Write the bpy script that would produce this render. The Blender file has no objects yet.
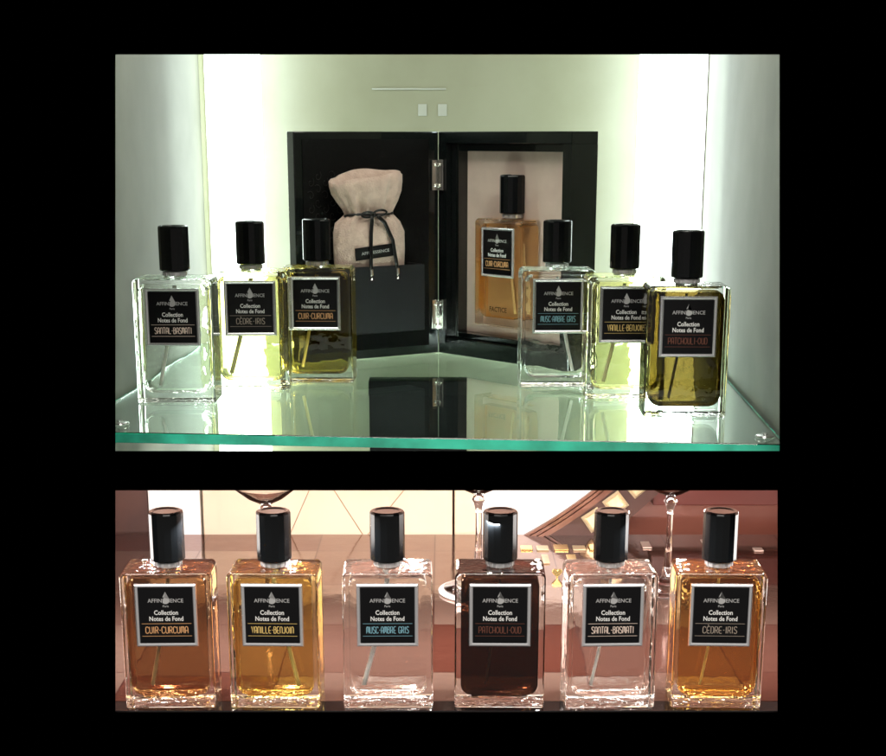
import bpy, bmesh, math, random
from mathutils import Vector, Matrix

# ------------------------------------------------------------------ camera
CAMZ = 1.5
F_PX, Y_H, Y_V = 1500.0, 136.0, 6000.0
_s = (Y_V - Y_H) / F_PX
_t = (_s - math.sqrt(_s * _s - 4)) / 2
PITCH = math.atan(_t)
Y0 = Y_H + F_PX * _t
CP, SP = math.cos(PITCH), math.sin(PITCH)
scene = bpy.context.scene
cd = bpy.data.cameras.new('camera')
cam = bpy.data.objects.new('camera', cd)
scene.collection.objects.link(cam)
cam.location = (0, 0, CAMZ)
cam.rotation_euler = (math.pi / 2 - PITCH, 0, 0)
cd.sensor_width = 36
cd.lens = 36 * F_PX / 886
cd.shift_y = (Y0 - 378) / 886
cd.clip_start, cd.clip_end = 0.05, 50
scene.camera = cam

# ------------------------------------------------------------------ world, exposure
world = bpy.data.worlds.new('World')
scene.world = world
world.use_nodes = True
world.node_tree.nodes['Background'].inputs[0].default_value = (1.0, 0.93, 0.85, 1)
world.node_tree.nodes['Background'].inputs[1].default_value = 0.2
vs = scene.view_settings
vs.view_transform = 'Standard'
vs.look = 'None'
vs.exposure = 0.22
vs.gamma = 1
cy = scene.cycles
cy.max_bounces = 20
cy.transmission_bounces = 20
cy.glossy_bounces = 8
cy.diffuse_bounces = 5
cy.transparent_max_bounces = 16
cy.use_denoising = True
cy.sample_clamp_indirect = 40
cy.blur_glossy = 0.3

# ------------------------------------------------------------------ lamps
def area(name, loc, target, sx, sy, power, col):
    l = bpy.data.lights.new(name, 'AREA')
    l.shape = 'RECTANGLE'
    l.size, l.size_y, l.energy, l.color = sx, sy, power, col
    o = bpy.data.objects.new(name, l)
    scene.collection.objects.link(o)
    o.location = loc
    o.rotation_euler = (Vector(target) - Vector(loc)).to_track_quat('-Z', 'Y').to_euler()
    return o
area('shop_ceiling_lamp', (0.0, -0.3, 2.5), (0, 1.1, 1.3), 1.2, 0.7, 24.0, (1, 0.95, 0.88))
area('cabinet_top_fill', (0, 1.10, 1.66), (0, 1.14, 1.3), 0.36, 0.12, 0.62, (1, 1, 0.86))  # added fill out of view, brightens the back wall
area('under_shelf_fill', (0, 1.12, 1.300), (0, 1.30, 1.262), 0.36, 0.012, 0.62, (0.9, 1, 0.93))  # added fill with no fixture, brightens the wall below the shelf
for x_ in (-0.158, 0.172):  # unseen fills facing the wall, imitate bloom round the strips
    area('strip_bloom_fill', (x_, 1.245, 1.48), (x_, 1.4, 1.48), 0.012, 0.42, 0.40, (0.84, 0.99, 1.0))
area('counter_front_fill', (0, 0.90, 1.274), (0, 1.16, 1.21), 0.60, 0.02, 2.2, (1, 0.97, 0.93))  # added fill hidden behind the front bar, lights the lower bottles
area('counter_rim_fill', (-0.36, 1.0, 1.21), (0, 1.0, 1.19), 0.10, 0.09, 0.25, (1, 0.95, 0.9))  # pair of unseen fills, added for bright rims on the bottles
area('counter_rim_fill', (0.36, 1.0, 1.21), (0, 1.0, 1.19), 0.10, 0.09, 0.25, (1, 0.95, 0.9))
for x_ in (-0.22, -0.13, -0.04, 0.05, 0.14, 0.23):  # tiny unseen fills, added for sparkle on the lower bottles
    area('counter_sparkle_fill', (x_ + .02, 1.0, 1.262), (x_, 0.93, 1.17), 0.008, 0.008, 0.13, (1, 0.97, 0.93))
    area('counter_sparkle_fill', (x_ - .02, 0.875, 1.276), (x_, 0.94, 1.17), 0.009, 0.006, 0.07, (1, 0.97, 0.95))

# ------------------------------------------------------------------ projection helpers (photo measurements -> metres)
def on_floor(px, py, z):
    """point at height z (relative to the eye) on the sight line of a photo pixel"""
    a = (Y0 - py) / F_PX
    Y = z * (CP + a * SP) / (a * CP - SP)
    d = Y * CP - z * SP
    return Vector(((px - 443) / F_PX * d, Y, CAMZ + z))
def on_wall(px, py, Y):
    a = (Y0 - py) / F_PX
    z = Y * (a * CP - SP) / (CP + a * SP)
    d = Y * CP - z * SP
    return Vector(((px - 443) / F_PX * d, Y, CAMZ + z))

# ------------------------------------------------------------------ materials
def mat(name, col=(0.5, 0.5, 0.5), rough=0.5, metal=0.0, trans=0.0, ior=1.45, spec=0.5,
        emit=None, estr=0.0, coat=0.0, noise=None, bump=None, sheen=0.0):
    m = bpy.data.materials.new(name)
    m.use_nodes = True
    nt = m.node_tree
    b = nt.nodes['Principled BSDF']
    b.inputs['Base Color'].default_value = (*col, 1)
    b.inputs['Roughness'].default_value = rough
    b.inputs['Metallic'].default_value = metal
    b.inputs['Transmission Weight'].default_value = trans
    b.inputs['IOR'].default_value = ior
    b.inputs['Specular IOR Level'].default_value = spec
    b.inputs['Coat Weight'].default_value = coat
    b.inputs['Sheen Weight'].default_value = sheen
    if emit:
        b.inputs['Emission Color'].default_value = (*emit, 1)
        b.inputs['Emission Strength'].default_value = estr
    tc = nt.nodes.new('ShaderNodeTexCoord')
    if noise:   # (scale, amount, second colour)
        n = nt.nodes.new('ShaderNodeTexNoise')
        n.inputs['Scale'].default_value = noise[0]
        n.inputs['Detail'].default_value = 6
        nt.links.new(tc.outputs['Object'], n.inputs['Vector'])
        r = nt.nodes.new('ShaderNodeValToRGB')
        r.color_ramp.elements[0].position = 0.35
        r.color_ramp.elements[1].position = 0.68
        r.color_ramp.elements[0].color = (*col, 1)
        r.color_ramp.elements[1].color = (*noise[1], 1)
        nt.links.new(n.outputs['Fac'], r.inputs[0])
        nt.links.new(r.outputs[0], b.inputs['Base Color'])
    if bump:    # (scale, strength, distance)
        n = nt.nodes.new('ShaderNodeTexNoise')
        n.inputs['Scale'].default_value = bump[0]
        n.inputs['Detail'].default_value = 3
        nt.links.new(tc.outputs['Object'], n.inputs['Vector'])
        bp = nt.nodes.new('ShaderNodeBump')
        bp.inputs['Strength'].default_value = bump[1]
        bp.inputs['Distance'].default_value = bump[2]
        nt.links.new(n.outputs['Fac'], bp.inputs['Height'])
        nt.links.new(bp.outputs[0], b.inputs['Normal'])
    return m

def glass_mat(name, col, ior, bump=None, rough=0.0, absorb=None):
    m = bpy.data.materials.new(name)
    m.use_nodes = True
    nt = m.node_tree
    nt.nodes.remove(nt.nodes['Principled BSDF'])
    out = nt.nodes['Material Output']
    g = nt.nodes.new('ShaderNodeBsdfGlass')
    g.inputs['Color'].default_value = (*col, 1)
    g.inputs['IOR'].default_value = ior
    g.inputs['Roughness'].default_value = rough
    nt.links.new(g.outputs[0], out.inputs[0])
    if bump:
        tc = nt.nodes.new('ShaderNodeTexCoord')
        n = nt.nodes.new('ShaderNodeTexNoise')
        n.inputs['Scale'].default_value = bump[0]
        n.inputs['Detail'].default_value = 2
        nt.links.new(tc.outputs['Object'], n.inputs['Vector'])
        bp = nt.nodes.new('ShaderNodeBump')
        bp.inputs['Strength'].default_value = bump[1]
        bp.inputs['Distance'].default_value = bump[2]
        nt.links.new(n.outputs['Fac'], bp.inputs['Height'])
        nt.links.new(bp.outputs[0], g.inputs['Normal'])
    if absorb:
        v = nt.nodes.new('ShaderNodeVolumeAbsorption')
        v.inputs['Color'].default_value = (*absorb[0], 1)
        v.inputs['Density'].default_value = absorb[1]
        nt.links.new(v.outputs[0], out.inputs['Volume'])
    return m

M = {}
M['black'] = mat('matt_black', (0, 0, 0), 1.0, spec=0.0)
M['cap'] = mat('black_cap', (0.004, 0.005, 0.006), 0.2, spec=0.4)
M['collar'] = mat('collar_metal', (0.85, 0.85, 0.86), 0.3, 0.55)
M['silver'] = mat('silver', (0.90, 0.90, 0.93), 0.2, 0.75, bump=(300, 0.08, 0.0005))
M['label'] = mat('label_black', (0.004, 0.004, 0.005), 0.35, spec=0.3)
M['white_ink'] = mat('white_ink', (0.9, 0.9, 0.88), 0.5)
M['silver_ink'] = mat('silver_ink', (0.6, 0.6, 0.6), 0.35, 0.3)
M['tube'] = mat('tube_plastic', (0.95, 0.93, 0.88), 0.3)
M['glass'] = glass_mat('bottle_glass', (0.985, 0.99, 0.985), 1.5, (80, 0.10, 0.002))
M['ripple'] = glass_mat('rippled_bottle_glass', (0.985, 0.99, 0.985), 1.5, (150, 0.5, 0.003))
M['shelf'] = glass_mat('shelf_glass', (0.98, 1.0, 0.99), 1.5, None, 0.0, ((0.10, 0.80, 0.58), 10.0))
M['clear_glass'] = glass_mat('stem_glass', (1, 1, 1), 1.5)

# ------------------------------------------------------------------ mesh helpers
def link(name, bm, m, parent=None, smooth=False, angle=None):
    me = bpy.data.meshes.new(name)
    bm.normal_update()
    bm.to_mesh(me)
    bm.free()
    ms = m if isinstance(m, (list, tuple)) else [m]
    for x in ms:
        me.materials.append(x)
    if smooth:
        for p in me.polygons:
            p.use_smooth = True
        if angle:
            me.set_sharp_from_angle(angle=math.radians(angle))
    o = bpy.data.objects.new(name, me)
    scene.collection.objects.link(o)
    if parent:
        o.parent = parent
    return o
def box(bm, x0, x1, y0, y1, z0, z1, bev=0.0, seg=3, mi=0):
    t = bmesh.new()
    bmesh.ops.create_cube(t, size=1)
    for v in t.verts:
        v.co = Vector(((x0 + x1) / 2 + v.co.x * (x1 - x0), (y0 + y1) / 2 + v.co.y * (y1 - y0), (z0 + z1) / 2 + v.co.z * (z1 - z0)))
    if bev:
        bmesh.ops.bevel(t, geom=t.edges[:], offset=bev, segments=seg, profile=0.5, affect='EDGES')
    merge(bm, t, mi)
def merge(bm, t, mi=0, matrix=None):
    vm = {}
    for v in t.verts:
        vm[v] = bm.verts.new(matrix @ v.co if matrix else v.co)
    for f in t.faces:
        try:
            nf = bm.faces.new([vm[v] for v in f.verts])
            nf.material_index = mi
        except ValueError:
            pass
    t.free()
def prism(bm, pts, y0, y1, mi=0, bev=0, seg=3):
    """pts (x,z) closed outline counter-clockwise seen from -y, extruded y0 (front) to y1"""
    t = bmesh.new()
    a = [t.verts.new((x, y0, z)) for x, z in pts]
    b = [t.verts.new((x, y1, z)) for x, z in pts]
    n = len(pts)
    f1 = t.faces.new(a)
    f2 = t.faces.new(b[::-1])
    for i in range(n):
        j = (i + 1) % n
        t.faces.new((a[j], a[i], b[i], b[j]))
    if bev:
        es = list({e for f in (f1, f2) for e in f.edges})
        bmesh.ops.bevel(t, geom=es, offset=bev, segments=seg, profile=0.5, affect='EDGES')
    bmesh.ops.recalc_face_normals(t, faces=t.faces[:])
    merge(bm, t, mi)
def rrect(w, z0, z1, rb, rt, n=6):
    pts = []
    for cx, cz, r, a0 in ((w / 2 - rb, z0 + rb, rb, -90), (w / 2 - rt, z1 - rt, rt, 0), (-w / 2 + rt, z1 - rt, rt, 90), (-w / 2 + rb, z0 + rb, rb, 180)):
        for i in range(n + 1):
            a = math.radians(a0 + 90 * i / n)
            pts.append((cx + r * math.cos(a), cz + r * math.sin(a)))
    return pts
def lathe(bm, prof, cx=0, cy=0, cz=0, n=32, mi=0):
    rings = []
    for r, z in prof:
        if r <= 1e-6:
            rings.append([bm.verts.new((cx, cy, cz + z))])
        else:
            rings.append([bm.verts.new((cx + r * math.cos(2 * math.pi * i / n), cy + r * math.sin(2 * math.pi * i / n), cz + z)) for i in range(n)])
    for a, b in zip(rings, rings[1:]):
        for i in range(n):
            j = (i + 1) % n
            if len(a) == 1 and len(b) == 1:
                continue
            if len(a) == 1:
                f = bm.faces.new((a[0], b[j], b[i]))
            elif len(b) == 1:
                f = bm.faces.new((a[i], a[j], b[0]))
            else:
                f = bm.faces.new((a[i], a[j], b[j], b[i]))
            f.material_index = mi
def sweep(bm, pts, r, n=8, flat=1.0, mi=0, up=Vector((0, 0, 1)), taper=None):
    pts = [Vector(p) for p in pts]
    rings = []
    for i, p in enumerate(pts):
        d = (pts[min(i + 1, len(pts) - 1)] - pts[max(i - 1, 0)]).normalized()
        u = up - d * up.dot(d)
        if u.length < 1e-4:
            u = Vector((1, 0, 0)) - d * d.x
        u.normalize()
        w = d.cross(u)
        rr = r * (taper[i] if taper else 1)
        rings.append([bm.verts.new(p + (u * math.cos(2 * math.pi * k / n) + w * math.sin(2 * math.pi * k / n) * flat) * rr) for k in range(n)])
    for a, b in zip(rings, rings[1:]):
        for k in range(n):
            f = bm.faces.new((a[k], a[(k + 1) % n], b[(k + 1) % n], b[k]))
            f.material_index = mi
    bm.faces.new(rings[0][::-1]).material_index = mi
    bm.faces.new(rings[-1]).material_index = mi
def sheet(name, pts, m, thick=0.003, direction=(0, 0, -1), parent=None):
    """polygon with thickness"""
    bm = bmesh.new()
    d = Vector(direction).normalized() * thick
    a = [bm.verts.new(p) for p in pts]
    b = [bm.verts.new(Vector(p) + d) for p in pts]
    n = len(pts)
    bm.faces.new(a)
    bm.faces.new(b[::-1])
    for i in range(n):
        j = (i + 1) % n
        bm.faces.new((a[j], a[i], b[i], b[j]))
    bmesh.ops.recalc_face_normals(bm, faces=bm.faces[:])
    return link(name, bm, m, parent)
def tag(o, label=None, cat=None, group=None, kind=None):
    if label: o['label'] = label
    if cat: o['category'] = cat
    if group: o['group'] = group
    if kind: o['kind'] = kind
    return o
def empty(name, loc, rz=0.0):
    o = bpy.data.objects.new(name, None)
    scene.collection.objects.link(o)
    o.location = loc
    o.rotation_euler = (0, 0, rz)
    o.empty_display_size = 0.01
    return o
def children(o):
    return [c for c in bpy.data.objects if c.parent == o]
def copy_tree(o, parent=None):
    c = o.copy()
    scene.collection.objects.link(c)
    if parent: c.parent = parent
    for ch in children(o):
        if ch.name.split('.')[0] not in ('name_lettering', 'glass_lettering'):
            copy_tree(ch, c)
    return c

# ------------------------------------------------------------------ lettering
def text_bm(bm, s, size, cx, cz, y, fit=None, bold=0.0, mi=0):
    """flat sans letters in the x-z plane facing -y, centred on cx, baseline cz"""
    c = bpy.data.curves.new('t', 'FONT')
    c.body, c.size, c.offset, c.resolution_u = s, size, bold * size, 2
    c.align_x = 'CENTER'
    o = bpy.data.objects.new('t', c)
    scene.collection.objects.link(o)
    bpy.context.view_layer.update()
    me = bpy.data.meshes.new_from_object(o.evaluated_get(bpy.context.evaluated_depsgraph_get()))
    bpy.data.objects.remove(o)
    bpy.data.curves.remove(c)
    xs = [v.co.x for v in me.vertices]
    k = fit / (max(xs) - min(xs)) if fit else 1
    mid = (max(xs) + min(xs)) / 2
    t = bmesh.new()
    t.from_mesh(me)
    bpy.data.meshes.remove(me)
    for v in t.verts:
        v.co = Vector((cx + (v.co.x - mid) * k, y, cz + v.co.y))
    merge(bm, t, mi)
# narrow rounded art-deco capitals as strokes on a unit cell
G = {
 'A': [[(0, 0), (0, .75), (.15, .95), (.5, 1), (.85, .95), (1, .75), (1, 0)], [(0, .38), (1, .38)]],
 'B': [[(0, 0), (0, 1), (.6, 1), (.9, .9), (.9, .68), (.6, .58), (0, .58)], [(.6, .58), (1, .45), (1, .12), (.7, 0), (0, 0)]],
 'C': [[(1, .8), (.9, .95), (.5, 1), (.12, .93), (0, .75), (0, .25), (.12, .07), (.5, 0), (.9, .05), (1, .2)]],
 'D': [[(0, 0), (0, 1), (.55, 1), (.9, .88), (1, .65), (1, .35), (.9, .12), (.55, 0), (0, 0)]],
 'E': [[(1, 1), (.4, 1), (.1, .92), (0, .75), (0, .25), (.1, .08), (.4, 0), (1, 0)], [(0, .42), (.85, .42)]],
 'G': [[(1, .8), (.9, .95), (.5, 1), (.12, .93), (0, .75), (0, .25), (.12, .07), (.5, 0), (.9, .05), (1, .2), (1, .42), (.55, .42)]],
 'H': [[(0, 0), (0, 1)], [(1, 0), (1, 1)], [(0, .42), (1, .42)]],
 'I': [[(.5, 0), (.5, 1)]],
 'J': [[(.8, 1), (.8, .2), (.6, .04), (.3, 0), (0, .1)]],
 'L': [[(0, 1), (0, .12), (.1, 0), (1, 0)]],
 'M': [[(0, 0), (0, .8), (.12, .97), (.3, 1), (.5, .85), (.5, .2)], [(.5, .85), (.7, 1), (.88, .97), (1, .8), (1, 0)]],
 'N': [[(0, 0), (0, .78), (.15, .95), (.5, 1), (.85, .95), (1, .78), (1, 0)]],
 'O': [[(.5, 0), (.1, .15), (-.1, .5), (.1, .85), (.5, 1), (.9, .85), (1.1, .5), (.9, .15), (.5, 0)]],
 'P': [[(0, 0), (0, 1), (.7, 1), (1, .87), (1, .55), (.7, .42), (0, .42)]],
 'R': [[(0, 0), (0, 1), (.65, 1), (.95, .88), (.95, .58), (.65, .46), (0, .46)], [(.55, .46), (1, 0)]],
 'S': [[(1, .85), (.8, 1), (.3, 1), (.05, .88), (.05, .68), (.3, .55), (.75, .45), (1, .3), (.95, .1), (.7, 0), (.2, 0), (0, .14)]],
 'T': [[(.5, 0), (.5, 1)], [(-.05, 1), (1.05, 1)]],
 'U': [[(0, 1), (0, .25), (.12, .07), (.5, 0), (.88, .07), (1, .25), (1, 1)]],
 'V': [[(0, 1), (.5, 0), (1, 1)]],
 '-': [[(.1, .48), (.9, .48)]],
 ' ': [],
}
G['\u00c8'] = G['E'] + [[(.3, 1.3), (.65, 1.12)]]
def deco_bm(bm, s, width, h, cx, cz, y, sw):
    wd = [{'I': .35, '-': .55, ' ': .5, 'M': 1.15, 'O': 1.15}.get(c, 1.0) for c in s]
    gap = .42
    tot = sum(wd) + gap * (len(s) - 1)
    u = width / tot
    x = cx - width / 2
    li = 0
    for c, w in zip(s, wd):
        for line in G[c]:
            li += 1
            P = [Vector((x + px * w * u, cz + pz * h)) for px, pz in line]
            n = len(P)
            yy = y - (li % 3) * 1.5e-5
            L, R = [], []
            for i in range(n):
                d = (P[min(i + 1, n - 1)] - P[max(i - 1, 0)])
                d = d.normalized() if d.length > 1e-9 else Vector((1, 0))
                if line[0] == line[-1] and i in (0, n - 1):
                    d = (P[1] - P[-2]).normalized()
                nn = Vector((-d.y, d.x)) * sw / 2
                L.append(bm.verts.new((P[i].x + nn.x, yy, P[i].y + nn.y)))
                R.append(bm.verts.new((P[i].x - nn.x, yy, P[i].y - nn.y)))
            for i in range(n - 1):
                bm.faces.new((R[i], R[i + 1], L[i + 1], L[i]))
        x += (w + gap) * u
def drop_pts(cx, cz, w, h, n=14):
    pts = []
    for i in range(n):
        t = math.pi * (i / (n - 1)) * 1.5 - math.pi * .25 - math.pi / 2
        pts.append((cx + math.cos(t) * w / 2, cz + (1 + math.sin(t)) * w / 2))
    pts.append((cx, cz + h))
    return pts

# ------------------------------------------------------------------ perfume bottle
BW, BD, BH = 0.055, 0.033, 0.087
def make_bottle():
    root = empty('perfume_bottle', (0, 0, 0))
    bm = bmesh.new()
    prism(bm, rrect(BW, 0, BH, .0015, .0035, 4), -BD / 2, BD / 2, 0, .0016, 4)
    lathe(bm, [(0, BH - .0005), (.0075, BH - .0005), (.0075, BH + .002), (0, BH + .002)], n=24)
    bm.normal_update()
    for f in bm.faces:
        if abs(f.normal.z) > .6:
            f.material_index = 1
    link('glass_body', bm, [M['glass'], M['ripple']], root)
    bm = bmesh.new()
    prism(bm, rrect(.0474, .0072, BH - .0040, .0068, .0048, 8), -.0130, .0130, 0, .0030, 4)
    bmesh.ops.recalc_face_normals(bm, faces=bm.faces[:])
    link('liquid', bm, M['glass'], root, True, 35)
    bm = bmesh.new()
    pts = []
    for i in range(13):
        t = i / 12
        pts.append((-.014 * t ** 1.25, .002 - .003 * math.sin(t * 3), BH - .006 - (BH - .017) * t))
    sweep(bm, pts, .0014, 10)
    link('dip_tube', bm, M['tube'], root, True)
    bm = bmesh.new()
    n = 36
    lathe(bm, [(.0058, BH + .0006), (.0078, BH + .0006), (.0080, BH + .0012), (.0080, BH + .0034), (.0074, BH + .0042), (.0058, BH + .0042)], n=n)
    for i in range(14):
        a = 2 * math.pi * i / 14
        t = bmesh.new()
        bmesh.ops.create_cube(t, size=1)
        mx = Matrix.Rotation(a, 4, 'Z') @ Matrix.Translation((.0082, 0, BH + .0022)) @ Matrix.Diagonal((.0009, .0013, .0026, 1))
        merge(bm, t, 0, mx)
    link('collar', bm, M['collar'], root)
    bm = bmesh.new()
    z0, z1, r = BH + .0043, .122, .0106
    lathe(bm, [(.004, z0), (r - .0006, z0), (r, z0 + .0006), (r, z1 - .0014), (r - .0004, z1 - .0005), (r - .0014, z1), (r - .0026, z1 - .0002), (r - .0032, z1 - .0007), (0, z1 - .0009)], n=16)
    link('cap', bm, M['cap'], root, True, 20)
    # label: raised silver plate, black field
    zt, zb, hw, yf = BH - .0065, BH - .0465, .0188, -BD / 2
    bm = bmesh.new()
    t = bmesh.new()
    # bevelled frame with a recessed centre
    loops = []
    for inset, dy in ((0, 0.0), (.0004, -.0010), (.0010, -.0014), (.0018, -.0012), (.0024, -.0006)):
        x, a, b = hw - inset, zb + inset, zt - inset
        loops.append([t.verts.new((q, yf + dy, w)) for q, w in ((-x, a), (x, a), (x, b), (-x, b))])
    for A, B in zip(loops, loops[1:]):
        for i in range(4):
            j = (i + 1) % 4
            t.faces.new((A[i], A[j], B[j], B[i]))
    t.faces.new(loops[-1])
    t.faces.new(loops[0][::-1])
    merge(bm, t, 0)
    plate = link('label_plate', bm, M['silver'], root)
    bm = bmesh.new()
    box(bm, -hw + .0024, hw - .0024, yf - .0008, yf - .00055, zb + .0024, zt - .0024)
    link('label_face', bm, M['label'], plate)
    yl = yf - .00092
    bm = bmesh.new()
    text_bm(bm, 'AFFINESSENCE', .0034, 0, BH - .0182, yl, .0215, .008)
    text_bm(bm, 'Paris', .0019, 0, BH - .0212, yl, None, .01)
    pts = drop_pts(0, BH - .0192, .0050, .0078)
    bm.faces.new([bm.verts.new((x, yl - .00006, z)) for x, z in pts])
    link('brand_emblem', bm, M['silver_ink'], plate)
    bm = bmesh.new()
    text_bm(bm, 'Collection', .0041, 0, BH - .0260, yl, .0145, .018)
    text_bm(bm, 'Notes de Fond', .0041, 0, BH - .0299, yl, .0205, .018)
    link('lettering', bm, M['white_ink'], plate)
    return root
NAMES = {
 'santal': ('SANTAL-BASMATI', (0.85, 0.68, 0.58)),
 'cedre': ('C\u00c8DRE-IRIS', (0.40, 0.33, 0.27)),
 'cuir': ('CUIR-CURCUMA', (0.85, 0.45, 0.20)),
 'musc': ('MUSC-AMBRE GRIS', (0.22, 0.46, 0.55)),
 'vanille': ('VANILLE-BENJOIN', (0.85, 0.60, 0.20)),
 'patchouli': ('PATCHOULI-OUD', (0.16, 0.055, 0.035)),
}
name_mesh = {}
for k, (s, col) in NAMES.items():
    bm = bmesh.new()
    z = BH - .0378
    w = .0255 if len(s) > 10 else .0205
    deco_bm(bm, s, w, .0042, 0, z, -BD / 2 - .00092, .00048)
    for zz in (z + .0060, z - .0019):
        box(bm, -.0150, .0150, -BD / 2 - .00092, -BD / 2 - .00082, zz, zz + .00022)
    bm.normal_update()
    me = bpy.data.meshes.new('name_lettering')
    bm.to_mesh(me)
    bm.free()
    me.materials.append(mat(k + '_ink', col, 0.4, emit=None))
    name_mesh[k] = me
LIQ = {
 'clear_green': (0.95, 0.98, 0.92), 'yellow': (0.95, 0.88, 0.40), 'dark_yellow': (0.45, 0.32, 0.06),
 'clear': (0.98, 0.97, 0.96), 'olive': (0.065, 0.042, 0.008), 'orange': (0.98, 0.62, 0.25),
 'amber': (0.48, 0.28, 0.12), 'gold': (0.72, 0.53, 0.15), 'brown': (0.045, 0.014, 0.006), 'honey': (0.72, 0.45, 0.12),
 'pale_yellow': (0.88, 0.82, 0.42),
}
LM = {k: glass_mat('perfume_' + k, tuple(math.sqrt(c) for c in v), 1.36 / 1.5, (50, 0.14, 0.003)) for k, v in LIQ.items()}
proto = make_bottle()
first = [True]
trnd = random.Random(11)
def bottle(loc, rz, name, liq, tube_side, label, group, parent_fx=None):
    if first[0]:
        r = proto
        first[0] = False
    else:
        r = copy_tree(proto)
    r.location, r.rotation_euler = loc, (0, 0, rz)
    tag(r, label, 'perfume bottle', group)
    for c in children(r):
        b = c.name.split('.')[0]
        if b == 'liquid':
            c.material_slots[0].link = 'OBJECT'
            c.material_slots[0].material = LM[liq]
        if b == 'dip_tube':
            c.rotation_euler = (0, 0, math.pi if tube_side > 0 else 0)
            c.scale = (trnd.uniform(.55, 1.25), 1, 1)
        if b == 'label_plate':
            o = bpy.data.objects.new('name_lettering', name_mesh[name])
            scene.collection.objects.link(o)
            o.parent = c
    return r

# ================================================================== BLACK BORDER ROUND BOTH VIEWS, ADDED AS A BOARD
YW0, YW1 = 0.852, 0.862          # front and back of the black board
def edge(px, py):                # opening corner on the board's back
    return on_wall(px, py, YW1)
def opening(px0, px1, py0, py1):
    zb, zt = on_wall(443, py1, YW1).z, on_wall(443, py0, YW0).z
    k = lambda px, z: (px - 443) / F_PX * (YW1 * CP - (z - CAMZ) * SP)
    return [(k(px0, zb), zb), (k(px1, zb), zb), (k(px1, zt), zt), (k(px0, zt), zt)]
U, Lw = opening(115.5, 779.5, 53.5, 451), opening(115.5, 777.5, 490.5, 712.5)
W = 1.1
bm = bmesh.new()
prism(bm, [(-W, U[2][1]), (W, U[2][1]), (W, 2.6), (-W, 2.6)], YW0, YW1)
prism(bm, [(-W, Lw[2][1]), (W, Lw[2][1]), (W, U[0][1]), (-W, U[0][1])], YW0, YW1)
prism(bm, [(-W, .3), (W, .3), (W, Lw[0][1]), (-W, Lw[0][1])], YW0, YW1)
for O in (U, Lw):
    prism(bm, [(-W, O[0][1]), O[0], O[3], (-W, O[3][1])], YW0, YW1)
    prism(bm, [O[1], (W, O[1][1]), (W, O[2][1]), O[2]], YW0, YW1)
bmesh.ops.remove_doubles(bm, verts=bm.verts[:], dist=1e-6)
tag(link('black_border_board', bm, M['black']), kind='structure')

# ================================================================== UPPER CABINET
ZS = -0.182                       # shelf top, relative to the eye
ZT = CAMZ + ZS
YB = on_floor(443, 343, ZS).y + 0.004      # back wall
XL, XR = -0.236, 0.2065
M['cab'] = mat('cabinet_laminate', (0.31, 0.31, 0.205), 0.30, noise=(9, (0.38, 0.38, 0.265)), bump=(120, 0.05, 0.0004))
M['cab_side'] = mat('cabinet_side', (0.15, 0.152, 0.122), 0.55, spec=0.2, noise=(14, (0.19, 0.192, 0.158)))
ztop = 1.70
zpb = on_wall(443, 456, YB).z
zpf = on_wall(443, 458, YW1 + .003).z
bm = bmesh.new(); box(bm, XL - .01, XR + .01, YB, YB + .01, zpb - .01, ztop)
tag(link('cabinet_back_wall', bm, M['cab']), kind='structure')
WL1, WR1 = on_floor(209, 343, ZS), on_floor(699, 345, ZS)        # back corners
WL0, WR0 = on_floor(116, 399, ZS), on_floor(783, 437, ZS)        # where the side walls leave the picture
def pan(y):
    return zpf + (zpb - zpf) * (y - YW1) / (YB - YW1)
def wall_x(a, b, y):
    return a.x + (b.x - a.x) * (y - a.y) / (b.y - a.y)
for nm, a, b, s_ in (('cabinet_left_wall', WL1, WL0, -1), ('cabinet_right_wall', WR1, WR0, 1)):
    x1, x0 = wall_x(a, b, YB - .0006), wall_x(a, b, YW1 + .0005)
    bm = bmesh.new()
    t = bmesh.new()
    q = [(x1, YB - .0006), (x0, YW1 + .0005), (x0 + s_ * .012, YW1 + .0005), (x1 + s_ * .012, YB - .0006)]
    lo = [t.verts.new((x, y, pan(y) + .0008)) for x, y in q]
    hi = [t.verts.new((x, y, ztop)) for x, y in q]
    t.faces.new(lo); t.faces.new(hi[::-1])
    for i in range(4):
        j = (i + 1) % 4
        t.faces.new((lo[i], lo[j], hi[j], hi[i]))
    bmesh.ops.recalc_face_normals(t, faces=t.faces[:])
    merge(bm, t)
    tag(link(nm, bm, M['cab_side']), kind='structure')
XL, XR = min(wall_x(WL1, WL0, YW1), wall_x(WL1, WL0, YB)), max(wall_x(WR1, WR0, YW1), wall_x(WR1, WR0, YB))
bm = bmesh.new(); box(bm, XL - .012, XR + .012, YW1 + .001, YB + .01, ztop + .0005, ztop + .012)
tag(link('cabinet_ceiling', bm, M['cab_side']), kind='structure')
# sloping bottom panel between the two compartments
M['pale_panel'] = mat('pale_panel', (0.62, 0.66, 0.58), 0.5, noise=(6, (0.55, 0.6, 0.52)))
tag(sheet('cabinet_bottom_panel', [(-.40, YW1 + .002, zpf), (.40, YW1 + .002, zpf), (.40, YB - .001, zpb), (-.40, YB - .001, zpb)], M['pale_panel'], .002), kind='structure')

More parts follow.
